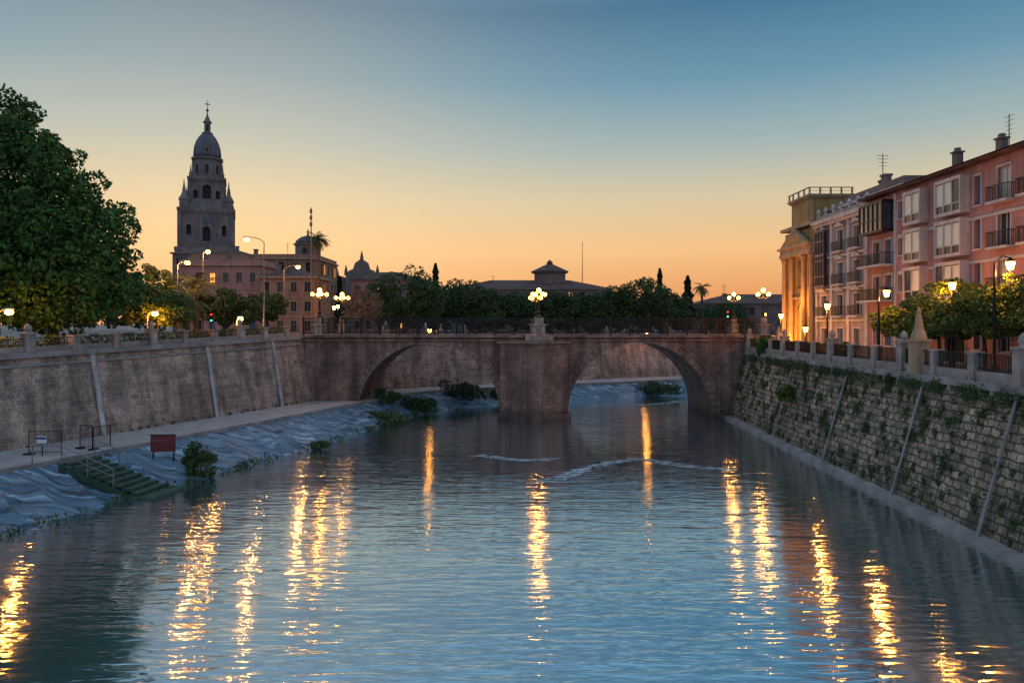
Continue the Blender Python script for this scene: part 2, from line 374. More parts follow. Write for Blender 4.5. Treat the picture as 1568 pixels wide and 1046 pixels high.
base=np.stack([xb,ysL],1); dd=np.gradient(base,axis=0); dd/=np.linalg.norm(dd,axis=1)[:,None]; outL=np.stack([-dd[:,1],dd[:,0]],1)
ztopL=np.interp(ysL,[-30,46,66,78,88,100,258],[7.8,7.9,8.4,8.75,8.6,7.7,7.7])
topL=base+outL*1.25
T=Thing('river_retaining_wall'); w=T.p('masonry',M_wallL)
rows=8
vs=[];fs=[]
for i in range(len(ysL)):
    for j in range(rows+1):
        t=j/rows; o=1.25*t; vs.append((base[i,0]+outL[i,0]*o,base[i,1]+outL[i,1]*o,1.2+(ztopL[i]-1.2)*t))
for i in range(len(ysL)-1):
    for j in range(rows): a=i*(rows+1)+j; fs.append((a,a+rows+1,a+rows+2,a+1))
w.add(vs,fs)
tl=[(topL[i,0],topL[i,1],ztopL[i]) for i in range(len(ysL))]
T.p('coping',M_coping).sweep(tl,[(.28,-.25),(.28,.12),(-.7,.12),(-.7,-.25)])
T.p('string_course',M_coping).sweep([(p[0],p[1],p[2]-.75) for p in tl],[(.25,-.1),(.25,.08),(.05,.08),(.05,-.1)])
def atL(y): return int(np.argmin(abs(ysL-y)))
dp=T.p('drain_channels',M_pipe)
for y in (36,53.3,63.8,72.3):
    i=atL(y); a=Vector((base[i,0],base[i,1],1.75))-Vector((*outL[i],0))*.02; b_=Vector((topL[i,0],topL[i,1],ztopL[i]-.2))-Vector((*outL[i],0))*.02
    tdir=Vector((dd[i,0],dd[i,1],0)); n_=-Vector((*outL[i],0))
    dp.add([a-tdir*.17,a+tdir*.17,b_+tdir*.17,b_-tdir*.17,a-tdir*.17+n_*.12,a+tdir*.17+n_*.12,b_+tdir*.17+n_*.12,b_-tdir*.17+n_*.12],[(4,5,6,7),(0,4,7,3),(5,1,2,6),(7,6,2,3)])
T.done()
# tufts growing from the left wall and its foot
pts=[]
for _ in range(120):
    i=atL(random.uniform(36,110)); t=0.06 if random.random()<.6 else random.random()*.9; r=random.uniform(.06,.22)
    c0=np.array([base[i,0]+outL[i,0]*1.25*t,base[i,1]+outL[i,1]*1.25*t,1.2+(ztopL[i]-1.2)*max(t,.09)])
    q=rng.normal(size=(int(200*r),3))*r*.6; pts.append(c0+q)
V,F=leafcloud(np.concatenate(pts),.06); build('wall_vegetation',V,F,M_shrub,uv=False)
def balustrade(name,pts,step,hp,hr,pw=.26,stone=M_light,plinth=.35,bt=.012):
    T=Thing(name,pts[0]); s=T.p('plinth',M_coping); pl=T.p('pillars',stone); ir=T.p('iron_railing',M_iron)
    s.sweep(pts,[(.16,0),(.16,plinth),(-.16,plinth),(-.16,0)])
    P=[Vector(p) for p in pts]; acc=0; nxt=0; bacc=0; k=0
    for z in(hr,plinth+.12): ir.sweep([(p[0],p[1],p[2]+z) for p in pts],[(.03,0),(.03,.05),(-.03,.05),(-.03,0)])
    for i in range(len(P)-1):
        a,b=P[i],P[i+1]; L=(b-a).length; d=(b-a).normalized()
        ang=math.degrees(math.atan2(d.y,d.x))
        while nxt<=acc+L:
            q=a+d*(nxt-acc); T.M=FM(q.x,q.y,q.z,ang); big=(k%3==0); w=pw*(1.25 if big else 1); h=hp*(1.25 if big else 1)
            pl.box(-w,w,-w-.02,w+.02,-.05,h); pl.box(-w-.07,w+.07,-w-.09,w+.09,h,h+.12); pl.box(-w-.05,w+.05,-w-.07,w+.07,-.04,.25)
            if big: pl.lathe(0,0,[(w*.7,h+.12),(w*.55,h+.22),(w*.8,h+.42),(w*.6,h+.62),(.03,h+.8)],10)
            T.M=Matrix(); nxt+=step; k+=1
        while bacc<=acc+L:
            q=a+d*(bacc-acc); ir.box(q.x-bt,q.x+bt,q.y-bt,q.y+bt,q.z+plinth,q.z+hr); bacc+=.16
        acc+=L
    T.done()
ptsL=[(topL[i,0]+outL[i,0]*.2,topL[i,1]+outL[i,1]*.2,ztopL[i]+.12) for i in range(len(ysL)) if 20<ysL[i]<77]
balustrade('promenade_balustrade',ptsL,3.4,.95,.9)
ptsF=[(topL[i,0]+outL[i,0]*.2,topL[i,1]+outL[i,1]*.2,ztopL[i]+.12) for i in range(len(ysL)) if 90<ysL[i]<135]
balustrade('promenade_balustrade',ptsF,4,.95,.9)
# path + liner
T=Thing('riverside_path'); xo=smoothed(pathO,ysL,1.5); vs=[];fs=[]
for i in range(len(ysL)): vs+=[(xb[i]-1.0,ysL[i],1.8),(xo[i],ysL[i],1.8),(xo[i]+.12,ysL[i],1.8),(xo[i]+.12,ysL[i],1.6)]
for i in range(len(ysL)-1):
    for j in range(3): fs.append((4*i+j,4*i+j+1,4*i+j+5,4*i+j+4))
T.p('surface',M_path).add(vs,fs); 
T.p('kerb',M_coping).sweep([(xo[i],ysL[i],1.8) for i in range(len(ysL))],[(.18,-.3),(.18,.12),(-.08,.12),(-.08,-.3)])
T.done()
ysd=np.arange(-28,140,.2); xo2=smoothed(pathO,ysd,1.5); xw=smoothed(watL,ysd,1.0); K=36; vs=[];fs=[]
for i,y in enumerate(ysd):
    wid=xw[i]-xo2[i]
    for j in range(K+1):
        t=j/K; x=xo2[i]+.1+(wid+1.2)*t; z=1.72-(1.72)*(min(t*1.25,1.3))**.9
        u=y+.75*wid*t; q=mn.noise(Vector((u*.35,x*.12,3)))*2.4
        rg=1-abs(math.sin(u*1.6+q+mn.noise(Vector((x*.5,y*.5,8)))*.7)); rg2=1-abs(math.sin(u*4.1+q*2+1.3))
        am=.52*math.sin(math.pi*min(1,t+.03))**.6*(.5+1.0*abs(mn.noise(Vector((u*.4,x*.1,0)))*1.6))
        z+=am*(rg**1.6-.35)+am*.35*(rg2**2-.3)+.05*mn.noise(Vector((x*1.3,y*1.3,1)))
        vs.append((x,y,z if t>.02 else 1.7))
for i in range(len(ysd)-1):
    for j in range(K): a=i*(K+1)+j; fs.append((a,a+1,a+K+2,a+K+1))
build('bank_liner',np.array(vs),np.array(fs),M_liner,True,False)
# right wall
wallR=[(20.4,-30),(21,29.6),(21.2,37),(21.7,51),(22.2,62),(22.7,76.9)]
ysR=np.arange(-30,77,.75); xr=np.array([XY(wallR,y) for y in ysR])
T=Thing('river_retaining_wall'); w=T.p('masonry',M_wallR); vs=[];fs=[];rows=12
for i,y in enumerate(ysR):
    for j in range(rows+1):
        t=j/rows; k=.05*mn.noise(Vector((y*.8,t*6,5))); vs.append((xr[i]+.35+2.0*t+k,y,-.3+7.3*t))
for i in range(len(ysR)-1):
    for j in range(rows): a=i*(rows+1)+j; fs.append((a,a+1,a+rows+2,a+rows+1))
w.add(vs,fs)
T.p('footing',M_coping).sweep([(xr[i],ysR[i],0) for i in range(len(ysR))],[(.6,-.5),(.6,.36),(-.05,.24),(-.1,-.5)])
TR=[(xr[i]+2.35,ysR[i],7.0) for i in range(len(ysR))]
T.p('coping',M_coping).sweep(TR,[(1.0,-.22),(1.0,.14),(-.32,.14),(-.32,-.22)])
for y in np.arange(24,76,.9):
    x=XY(wallR,y)+2.2; T.p('corbels',M_coping).box(x-.12,x+.2,y-.12,y+.12,6.5,6.775)
dr=T.p('drain_ribs',M_coping)
for y in(33,41,51,62):
    x=XY(wallR,y); a=Vector((x+.27,y,.1)); b_=Vector((x+2.2,y,6.8))
    dr.add([a+Vector((0,-.08,0)),a+Vector((0,.08,0)),b_+Vector((0,.08,0)),b_+Vector((0,-.08,0)),a+Vector((-.08,-.08,0)),a+Vector((-.08,.08,0)),b_+Vector((-.08,.08,0)),b_+Vector((-.08,-.08,0))],[(4,7,6,5),(4,0,3,7),(1,5,6,2)])
T.done()
balustrade('promenade_balustrade',[(p[0]+.25,p[1],7.14) for p in TR if p[1]>22],3.6,1.35,1.35,.24,M_light,plinth=.5,bt=.02)
T=Thing('stone_pinnacle',(23.9,42.2,7.14)); q=T.p('shaft',M_trimO); q.box(23.5,24.3,41.8,42.6,7.1,9.0); q.box(23.4,24.4,41.7,42.7,9.0,9.15); q.lathe(23.9,42.2,[(.46,9.15),(.38,9.5),(.28,9.75),(.16,10.5),(.11,10.6),(.15,10.75),(.03,11.05)],4,math.pi/4)  # warm trim colour stands in for orange lamp glow on this pillar
q.box(23.46,24.34,41.76,42.64,7.15,7.5)
T.done()
# vegetation on right wall
pts=[]
for k_ in range(480):
    y=27+50*random.random(); t=random.random()**.85*.97; x=XY(wallR,y)+.28+2.0*t; z=-.3+7.3*t; r=random.uniform(.08,.34)*(1.5 if random.random()<.25 else .8)
    if z<.5: continue
    m_=int(95*(r/.3)**2); q=rng.normal(size=(m_,3)); q/=np.linalg.norm(q,axis=1)[:,None]; q*=rng.uniform(.3,1,(m_,1))*r; q[:,0]*=.6; q[:,2]=q[:,2]*1.4-r*.5
    pts.append(np.array([x,y,z])+q)
for k_ in range(90):
    y=27+50*random.random(); x=XY(wallR,y)+1.95; r=random.uniform(.15,.45); m_=int(100*(r/.3)**2)
    q=rng.normal(size=(m_,3))*r*.5; q[:,2]*=1.3; pts.append(np.array([x,y,6.75-r*.5])+q)
V,F=leafcloud(np.concatenate(pts),.065); build('wall_vegetation',V,F,M_shrub,uv=False)
T=Thing('river_retaining_wall'); P=[(23,87.2,0),(26,90,0),(33,94,0),(60,103,0),(600,228,0)]
T.p('masonry',M_wallR).sweep([(p[0],p[1],-.3) for p in P],[(0,0),(2,7.4),(3,7.4),(3,0)]); T.done()
# ground sheet
T=Thing('ground'); gp=T.p('g',M_ground); vs=[];fs=[]
idx=list(range(0,len(ysL),2)); n=len(idx)
for k,i in enumerate(idx):
    y=ysL[i]
    if y<60: fx,fy=-4000,-600+(y+30)/90*2500
    else:
        tt=(y-60)/198; fx=-4000+8000*tt; fy=1900+3000*math.sin(math.pi*min(1,tt*1.0)*.9)
    vs+=[(topL[i,0]+outL[i,0]*.3,topL[i,1]+outL[i,1]*.3,ztopL[i]+.0),(topL[i,0]+outL[i,0]*14,topL[i,1]+outL[i,1]*14,min(ztopL[i],8)),(fx,fy,8)]
for k in range(n-1):
    for j in range(2): a=3*k+j; fs.append((a,a+3,a+4,a+1))
gp.add(vs,fs)
gp.add([(22.9,-600,7),(3500,-600,7),(3500,70,7),(24.6,70,7)],[(0,1,2,3)])
gp.add([(24.6,70,7),(3500,70,7),(3500,880,7),(600,228,7),(60,104.8,7),(33,96,7),(25.2,90.5,7)],[(0,1,2,3,4,5,6)])
T.done()
T=Thing('road'); T.p('r',M_asph).add([(27,-30,7.06),(30.5,-30,7.06),(30.5,100,7.06),(27,88,7.06)],[(0,1,2,3)]); T.done()
T=Thing('pavement'); T.p('r',M_coping).box(30.5,31.99,-30,98,7.004,7.16); T.done()
build('river_water',np.array([(-120,-60,0),(700,-60,0),(700,330,0),(-120,330,0)]),np.array([[0,1,2,3]]),M_water,uv=False)
# foam
vs=[];fs=[]
def foam(P,wd,n=60):
    P=np.array(P); t=np.linspace(0,len(P)-1,n)
    xs=np.interp(t,range(len(P)),P[:,0]); ys=np.interp(t,range(len(P)),P[:,1])
    for i in range(n):
        if random.random()<.25: continue
        for _ in range(6):
            cx=xs[i]+random.gauss(0,.25); cy=ys[i]+random.gauss(0,wd*.5); rx=random.uniform(.08,.40); ry=random.uniform(.02,.08)
            o=len(vs); k=7
            for j in range(k): vs.append((cx+rx*math.cos(6.283*j/k)*random.uniform(.6,1.2),cy+ry*math.sin(6.283*j/k)*random.uniform(.6,1.2),.012+.001*(o%7)))
            fs.append(tuple(range(o,o+k)))
foam([(-2.5,55),(-1,53.8),(0.5,53),(2,52.8),(3,53.6)],.35,40); foam([(2,45.8),(3.3,46.8),(4.5,49),(6.5,51.3),(8.5,53.2),(10,53),(11.5,51.5),(13,50.3),(15,49.5)],.4,140); foam([(6,80),(9,79)],.8,18)
foam([(8,88),(18,90),(22,94)],1.2,50); foam([(10,99),(16,100),(24,104)],.8,50)
build('river_foam',np.array(vs),fs,M_foam,uv=False)
# ---------------------------------------------------------------- bridge
T=Thing('stone_arch_bridge',(2.4,77,0)); st=T.p('masonry',M_bridge)
zc0=.4; Y0,Y1=77.0,87.0; ztop=8.6
segs=[(-22.2,-16.5,None),(-16.5,-1.3,0),(-1.3,6.0,None),(6.0,21.3,1),(21.3,27.4,None)]
for x0,x1,k in segs:
    if k is None:
        st.box(x0,x1,Y0,Y1,-1,ztop)
    else:
        n=40; r=(x1-x0)/2; c=(x0+x1)/2
        X=[c-r*math.cos(math.pi*i/n) for i in range(n+1)]; Z=[zc0+r*math.sin(math.pi*i/n) for i in range(n+1)]
        for i in range(n):
            st.quad((X[i],Y0,Z[i]),(X[i+1],Y0,Z[i+1]),(X[i+1],Y0,ztop),(X[i],Y0,ztop))
            st.quad((X[i+1],Y1,Z[i+1]),(X[i],Y1,Z[i]),(X[i],Y1,ztop),(X[i+1],Y1,ztop))
            st.quad((X[i],Y0,Z[i]),(X[i],Y1,Z[i]),(X[i+1],Y1,Z[i+1]),(X[i+1],Y0,Z[i+1]))
        vz=T.p('voussoirs',M_vouss); nv=34
        for i in range(nv):
            a0=math.pi*(i+.06)/nv; a1=math.pi*(i+.94)/nv; ro=r+.75+random.uniform(-.05,.07); pr=.06+random.uniform(0,.05)
            poly=[(c+r*math.cos(a),zc0+r*math.sin(a)) for a in(a0,a1)]+[(c+ro*math.cos(a),min(8.2,zc0+ro*math.sin(a))) for a in(a1,a0)]
            vz.prismy(poly,Y0-pr,Y0-.003)
        mo=T.p('arch_mouldings',M_vouss)
        for i in range(nv):
            a0=math.pi*i/nv; a1=math.pi*(i+1)/nv
            if zc0+(r+.98)*math.sin(a1)>8.2 or zc0+(r+.98)*math.sin(a0)>8.2: continue
            poly=[(c+(r+.8)*math.cos(a),zc0+(r+.8)*math.sin(a)) for a in(a0,a1)]+[(c+(r+.98)*math.cos(a),zc0+(r+.98)*math.sin(a)) for a in(a1,a0)]
            mo.prismy(poly,Y0-.16,Y0-.004)
cw=T.p('cutwater',M_bridge); cx=2.95
def cut(h0,h1,e,d): cw.prism([(-1.25-e,Y0-.004),(-1.25-e,Y0-.8-e),(cx,Y0-d-e),(5.95+e,Y0-.8-e),(5.95+e,Y0-.004)],h0,h1)
cut(.6,8.0,0,3.0); cut(-1,.6,.3,3.0)
qn=T.p('cutwater_quoins',M_vouss)
for i in range(18):
    e=.16+.12*(i%2); z=.64+i*.405; qn.prism([(cx-e,Y0-2.98+e*.55),(cx,Y0-3.05),(cx+e,Y0-2.98+e*.55),(cx,Y0-2.7)],z,z+.39)
cap=T.p('cornice',M_vouss)
cap.prism([(-1.6,Y0-.3),(-1.6,Y0-1.0),(cx,Y0-3.3),(6.3,Y0-1.0),(6.3,Y0-.3)],8.0,8.22)
cap.box(-22.4,27.6,Y0-.3,Y0-.003,8.25,8.42); cap.box(-22.5,27.7,Y0-.45,Y0+.5,ztop+.004,8.86)
cap.box(-22.4,27.6,Y1+.003,Y1+.3,8.25,8.55); cap.box(-22.5,27.7,Y1-.5,Y1+.45,ztop+.004,8.86)
T.p('deck',M_asph).box(-22.2,27.4,Y0+.5,Y1-.5,ztop,8.75)
pd=T.p('pedestals',M_light)
for yy,s in((Y0-.1,-1),(Y1+.1,1)):
    for px,wd in((2.87,.95),(-20.6,.55),(26.9,.55)):
        pd.box(px-wd,px+wd,yy-.75 if s<0 else yy-.3,yy+.3 if s<0 else yy+.75,8.864,9.0); pd.box(px-wd*.7,px+wd*.7,yy-.5,yy+.5,9.0,9.9); pd.box(px-wd*.95,px+wd*.95,yy-.62,yy+.62,9.9,10.05); pd.box(px-wd*.5,px+wd*.5,yy-.35,yy+.35,10.05,10.75)
cb=T.p('pier_corbel',M_light); cb.prism([(1.4,Y0-.5),(1.4,Y0-1.2),(cx,Y0-2.4),(4.4,Y0-1.2),(4.4,Y0-.5)],8.25,8.86)
rl=T.p('iron_railing',M_iron)
for yy in(Y0-.2,Y1+.2):
    x0,x1=-22.3,27.5
    for z in(10.62,10.2,9.05): rl.box(x0,x1,yy-.035,yy+.035,z,z+.07)
    x=x0
    while x<x1: rl.box(x-.016,x+.016,yy-.016,yy+.016,9.1,10.2); x+=.17
    x=x0
    while x<x1-.3:
        rl.bar((x,yy-.03,10.22),(x+.42,yy-.03,10.62),.02,.02,4); rl.bar((x+.42,yy+.03,10.22),(x,yy+.03,10.62),.02,.02,4)
        x+=.42
    x=x0
    while x<x1+.1:
        rl.box(x-.07,x+.07,yy-.09,yy+.09,8.87,10.8); 
        if x+2.0<x1:
            for u in(0,1): rl.bar((x+2.0*u+.05,yy-.05,9.15),(x+1.95*(1-u)+.05,yy-.05,10.15),.03,.03,4)
        x+=2.05
T.done()
# ---------------------------------------------------------------- lamps
def candelabra(x,y,z,H,name='bridge_lamp'):
    T=Thing(name,(x,y,z)); p=T.p('post',M_iron)
    p.lathe(x,y,[(.28,z),(.3,z+.15),(.16,z+.3),(.2,z+.6),(.09,z+.8),(.07,z+H*.6),(.12,z+H*.62),(.06,z+H*.66),(.05,z+H-.3),(.12,z+H-.28),(.12,z+H-.2)],10)
    g_=T.p('globes',M_lamp,True)
    g_.ball((x,y,z+H),.24)
    for i in range(4):
        a=math.pi/2*i+.5; dx,dy=math.cos(a),math.sin(a); R=.76; zz=z+H-.75
        p.bar((x,y,zz),(x+dx*R*.6,y+dy*R*.6,zz-.15),.035,.03,6); p.bar((x+dx*R*.6,y+dy*R*.6,zz-.15),(x+dx*R,y+dy*R,zz+.05),.03,.03,6); p.bar((x+dx*R,y+dy*R,zz+.02),(x+dx*R,y+dy*R,zz+.12),.09,.09,8)
        g_.ball((x+dx*R,y+dy*R,zz+.32),.2)
    T.light((x,y-.0,z+H-.45),480,.25); T.done()
for x in(2.87,-20.6,26.9): candelabra(x,76.9,10.75,2.9); candelabra(x,87.1,10.75,2.9)
def cobra(x,y,z,zt,ax,ay=0,e=500,name='street_lamp'):
    T=Thing(name,(x,y,z)); p=T.p('pole',M_galv); p.lathe(x,y,[(.16,z-.05),(.16,z+.8),(.1,z+.9),(.06,zt-.3)],8)
    hx,hy=x+ax,y+ay
    pts=[(x,y,zt-.35),(x+ax*.25,y+ay*.25,zt),(x+ax*.6,y+ay*.6,zt+.18),(hx,hy,zt+.15)]
    for i in range(3): p.bar(pts[i],pts[i+1],.05,.045,6)
    h=T.p('head',M_galv); h.ball((hx,hy,zt+.2),.36,10,6,.3)
    T.p('lens',M_lampH,True).ball((hx,hy,zt-.04),.27,10,6,.75)
    T.light((hx,hy,zt-.4),e,.15); T.done()
cobra(-25.9,75,8.6,18.9,-1.8,0,500); cobra(-28.6,90,8.4,17.2,1.8,0,600); cobra(-36.8,79,8.2,16.8,1.1,0,1300); cobra(-37,86,8,18.7,.6,0,350)
cobra(-35.9,50,8,10.9,.9,0,420); cobra(-48,74,8,12.2,.8,0,350); cobra(-32.5,64,8,11.0,.7,0,500); cobra(-28.2,73.5,8.5,10.6,.4,0,250)
def lantern(x,y,z,zt,ax=0,e=400,name='street_lantern'):
    T=Thing(name,(x,y,z)); p=T.p('post',M_iron)
    p.lathe(x,y,[(.2,z-.05),(.2,z+.5),(.1,z+.6),(.07,zt-.2),(.05,zt+.1)],8)
    hx=x+ax
    if ax: p.bar((x,y,zt+.05),(x+ax*.5,y,zt+.45),.035,.035,6); p.bar((x+ax*.5,y,zt+.45),(hx,y,zt+.35),.035,.035,6)
    T.p('lantern_glass',M_lampH).lathe(hx,y,[(.14,zt-.32),(.25,zt+.1),(.22,zt+.12)],6); p.lathe(hx,y,[(.28,zt+.125),(.1,zt+.3),(.03,zt+.4)],6); p.lathe(hx,y,[(.08,zt-.42),(.14,zt-.33)],6)
    T.light((hx-.4,y,zt-.5),e,.12); T.done()
lantern(27.3,53.5,7.1,12.4,.6,480); lantern(26.6,60.6,7.1,11.6,0,360); lantern(27.2,40.5,7.1,13.4,.9,560); lantern(29.6,79,7.1,11.0,0,450)
lantern(28.6,70,7.1,9.6,0,420); lantern(28.8,47,7.1,12.6,0,300)
lantern(-11,96,7.8,9.2,0,120); lantern(20.6,109,7.8,8.6,0,120); lantern(38,108,7.2,11.5,0,200); lantern(-26,105,8,12.5,0,200); lantern(-28.6,118,8,13,0,200)
# ---------------------------------------------------------------- cathedral tower
T=Thing('cathedral_tower',(-106,250,8)); RB=Matrix.Translation((-106,250,0))@Matrix.Rotation(math.radians(21),4,'Z')@Matrix.Diagonal((.93,.93,1,1))
T.M=RB; cxx=0; yc=0
st=T.p('stonework',M_cath)
def stage(w,z0,z1,ops,nP=4):
    for k in range(4):
        T.M=RB@Matrix.Rotation(math.radians(90*k),4,'Z')@Matrix.Translation((-w/2,-w/2,0))
        facade(T,st,w,z0,z1,ops,.9)
        for i in range(nP):
            xx=(w-1.0)*i/(nP-1)
            if i in(0,nP-1) : st.box(xx,xx+1.0,-.35,-.01,z0,z1-.8)
            else: st.box(xx+.1,xx+.8,-.3,-.01,z0,z1-.8)
    T.M=RB
def cor(w,z,h=.8,e=.6):
    c=T.p('cornices',M_cath); c.box(cxx-w/2-e,cxx+w/2+e,yc-w/2-e,yc+w/2+e,z,z+h); c.box(cxx-w/2-e*.5,cxx+w/2+e*.5,yc-w/2-e*.5,yc+w/2+e*.5,z-h*.6,z)
stage(20,8,34,[(8.5,20,3,6,'dark',True)]); cor(20,34.5,1.3)
stage(18.6,35.8,48,[(8.0,38,2.6,5,'dark',True),(2.6,40,1.6,3.5,'dark',True),(14.4,40,1.6,3.5,'dark',True)]); cor(18.6,48,1.1,.5)
T.p('clock_roundel',M_cathd).bar((cxx,yc-9.35,45.3),(cxx,yc-9.6,45.3),1.2,1.2,16)
stage(12.2,49.1,59.2,[(4.7,50.6,2.8,7,'dark',True),(1.6,51,1.5,4.6,'dark',True),(9.1,51,1.5,4.6,'dark',True)]); cor(12.2,59.2,.9,.5)
for sx in(-1,1):
    for sy in(-1,1):
        X,Y=cxx+sx*7.5,yc+sy*7.5
        st.lathe(X,Y,[(1.7,49.1),(1.7,51.6),(2.0,51.7),(1.9,52.2),(1.1,53.4),(.6,54.6),(.7,54.8),(.3,56.9),(.05,59)],8,.39)
        X,Y=cxx+sx*5.4,yc+sy*5.4
        st.lathe(X,Y,[(.6,60.1),(.6,61.5),(.35,61.8),(.05,64.5)],8)
st.lathe(cxx,yc,[(11.2,49.12),(9.3,51.2),(8.3,52.8)],4,math.pi/4)
st.lathe(cxx,yc,[(5.6,60.1),(5.4,60.5),(5.2,66.5)],8,math.pi/8)
for k in range(8):
    T.M=RB@Matrix.Rotation(k*math.pi/4,4,'Z')
    T.p('openings',M_dark).box(-.55,.55,-5.0,-4.8,61.8,64.8); st.box(1.5,2.1,-5.2,-4.8,60.2,66.4)
T.M=RB
T.p('cornices',M_cath).lathe(cxx,yc,[(5.3,66.5),(5.9,66.9),(5.9,67.4),(5.0,67.6)],8,math.pi/8)
dm=T.p('dome',M_cathd,True)
dm.lathe(cxx,yc,[(4.9,67.6),(4.85,69),(4.6,71),(4.0,72.8),(3.0,74.5),(2.0,75.7),(1.4,76.3)],24)
for k in range(8):
    a=k*math.pi/4+.39; prev=None
    for r,z in [(5.0,67.6),(4.95,69),(4.7,71),(4.1,72.8),(3.1,74.5),(2.0,75.8)]:
        q=(cxx+r*math.cos(a),yc+r*math.sin(a),z)
        if prev: st.bar(prev,q,.2,.18,5)
        prev=q
T.p('dormers',M_cath).box(cxx-.8,cxx+.8,yc-5.1,yc-4,68.6,71)
T.p('openings',M_dark).box(cxx-.4,cxx+.4,yc-5.15,yc-5.11,69,70.4)
st.lathe(cxx,yc,[(1.9,76.1),(1.9,76.6),(1.1,76.7),(1.1,79.9),(1.6,80),(1.6,80.3),(1.1,80.8),(.5,82.2),(.3,82.6),(.12,84)],8)
T.p('openings',M_dark).box(cxx-.35,cxx+.35,yc-1.2,yc-1.05,77.2,79.3)
wv=T.p('weathervane',M_iron); wv.bar((cxx,yc,84),(cxx,yc,88),.14,.08,5); wv.box(cxx-.9,cxx+.9,yc-.08,yc+.08,86.4,86.7); wv.ball((cxx,yc,84.4),.5,8,6)
T.done()
# ---------------------------------------------------------------- generic block
def block(name,x0,y0,w,d,z0,h,mat,cols,rows,ww=1.1,wh=1.7,roof='flat',kinds=('glass','dark','glass','shut'),rmat=M_roof,rh=2.5,par=.8,lit=.05,ang=0,trim=M_trim):
    T=Thing(name,(x0,y0,z0)); st=T.p('walls',mat); M0=FM(x0,y0,0,ang)
    for (tx,ty,a,L,c) in((0,0,0,w,cols),(0,d,-90,d,max(2,int(cols*d/w))),(w,0,90,d,max(2,int(cols*d/w))),(w,d,180,w,cols)):
        T.M=M0@FM(tx,ty,0,a); ops=[]; sx=L/c; fh=h/rows
        for r in range(rows):
            for i in range(c):
                kd='lit' if random.random()<lit else random.choice(kinds)
                ops.append((sx*(i+.5)-ww/2,z0+fh*r+fh*.28,ww,min(wh,fh*.6),kd))
        facade(T,st,L,z0,z0+h,ops,.2,trim)
        for r in range(1,rows): T.p('string_courses',trim).box(0,L,-.1,-.004,z0+fh*r-.08,z0+fh*r+.08)
    T.M=M0
    c=T.p('cornice',trim); c.box(-.45,w+.45,-.45,d+.45,z0+h,z0+h+.3)
    if roof=='flat':
        c2=T.p('parapet',mat); c2.box(0,w,0,.3,z0+h+.3,z0+h+.3+par); c2.box(0,.3,.3,d,z0+h+.3,z0+h+.3+par); c2.box(w-.3,w,.3,d,z0+h+.3,z0+h+.3+par); c2.box(.3,w-.3,d-.3,d,z0+h+.3,z0+h+.3+par)
    else:
        zz=z0+h+.3; i_=min(w,d)/2.01; e=.4
        T.p('roof',rmat).add([(-e,-e,zz),(w+e,-e,zz),(w+e,d+e,zz),(-e,d+e,zz),(i_,i_,zz+rh),(w-i_,i_,zz+rh),(w-i_,d-i_,zz+rh),(i_,d-i_,zz+rh)],[(0,1,5,4),(1,2,6,5),(2,3,7,6),(3,0,4,7),(4,5,6,7)])
    ch=T.p('chimneys',M_greyb)
    for _ in range(3):
        X=random.uniform(1,w-1.5); Y=random.uniform(1,d-1.5); ch.box(X,X+.7,Y,Y+.7,z0+h+.3,z0+h+2.2); ch.box(X-.1,X+.8,Y-.1,Y+.8,z0+h+2.2,z0+h+2.4)
    an=T.p('antenna',M_iron); X=random.uniform(1,w-1); an.bar((X,d/2,z0+h),(X,d/2,z0+h+4.5),.05,.04,5)
    for k in range(4): an.bar((X-.6+.08*k,d/2,z0+h+4.3-.35*k),(X+.6-.08*k,d/2,z0+h+4.3-.35*k),.025,.025,4)
    return T
block('bishops_palace',-67,150,26,18,8,15.6,M_orangeb,9,4,1.3,2.2,'flat',trim=M_trimO).done()
block('palace_wing',-78,165,16,18,8,18.2,M_greyb,5,4,1.3,2.2,'hip',trim=M_greyb).done()
block('apartment_house',-41.5,118,9,10,8,9.6,M_orangeb,4,3,1,1.7,'hip',rh=1.8,trim=M_trimO).done()
block('town_house',-58,125,14,9,8,12.2,M_pink,6,3,1,1.7,'flat',trim=M_trimO).done()
T=Thing('domed_turret',(-47,160,24)); q=T.p('drum',M_greyb); q.lathe(-46,162,[(2.8,22),(2.8,27.6),(3.2,27.8),(3.2,28.1)],8,.39); T.p('dome',M_cathd,True).lathe(-46,162,[(2.9,28.1),(2.5,28.9),(1.6,29.6),(.4,30),(.25,30.2),(.1,31.5)],16); T.p('windows',M_dark).box(-46.5,-45.5,159.25,159.5,24.5,27); T.done()
T=Thing('baroque_church',(-48,205,8)); q=T.p('walls',M_greyb); q.box(-58,-38,206.3,226,8,23)
q.prismy([(-47.5,8),(-38.5,8),(-38.5,24),(-39.5,25.4),(-40.6,25.8),(-41.2,27.6),(-43,28.8),(-44.8,27.6),(-45.4,25.8),(-46.5,25.4),(-47.5,24)],205,206.2)
for x in(-47.5,-43,-38.5): q.lathe(x,205.6,[(.5,24 if x!=-43 else 28.5),(.5,25.2 if x!=-43 else 29.2),(.1,27 if x!=-43 else 31)],8)
q.lathe(-55,210,[(1.2,22),(1.2,25),(1.4,25.1),(.9,26.4),(.1,27.5)],8); q.lathe(-51,209,[(.7,22),(.7,24.6),(.1,27)],8)
T.p('window',M_dark).box(-43.8,-42.2,204.8,204.98,19,22); T.p('roof',M_roof).prismy([(-58.5,23),(-47.6,23),(-53,25.0)],206.3,226); T.done()
T=block('long_hall',-16,190,42,20,8,11.2,M_greyb,14,3,1.4,2,'hip',rh=2.8,trim=M_greyb); T.M=Matrix()
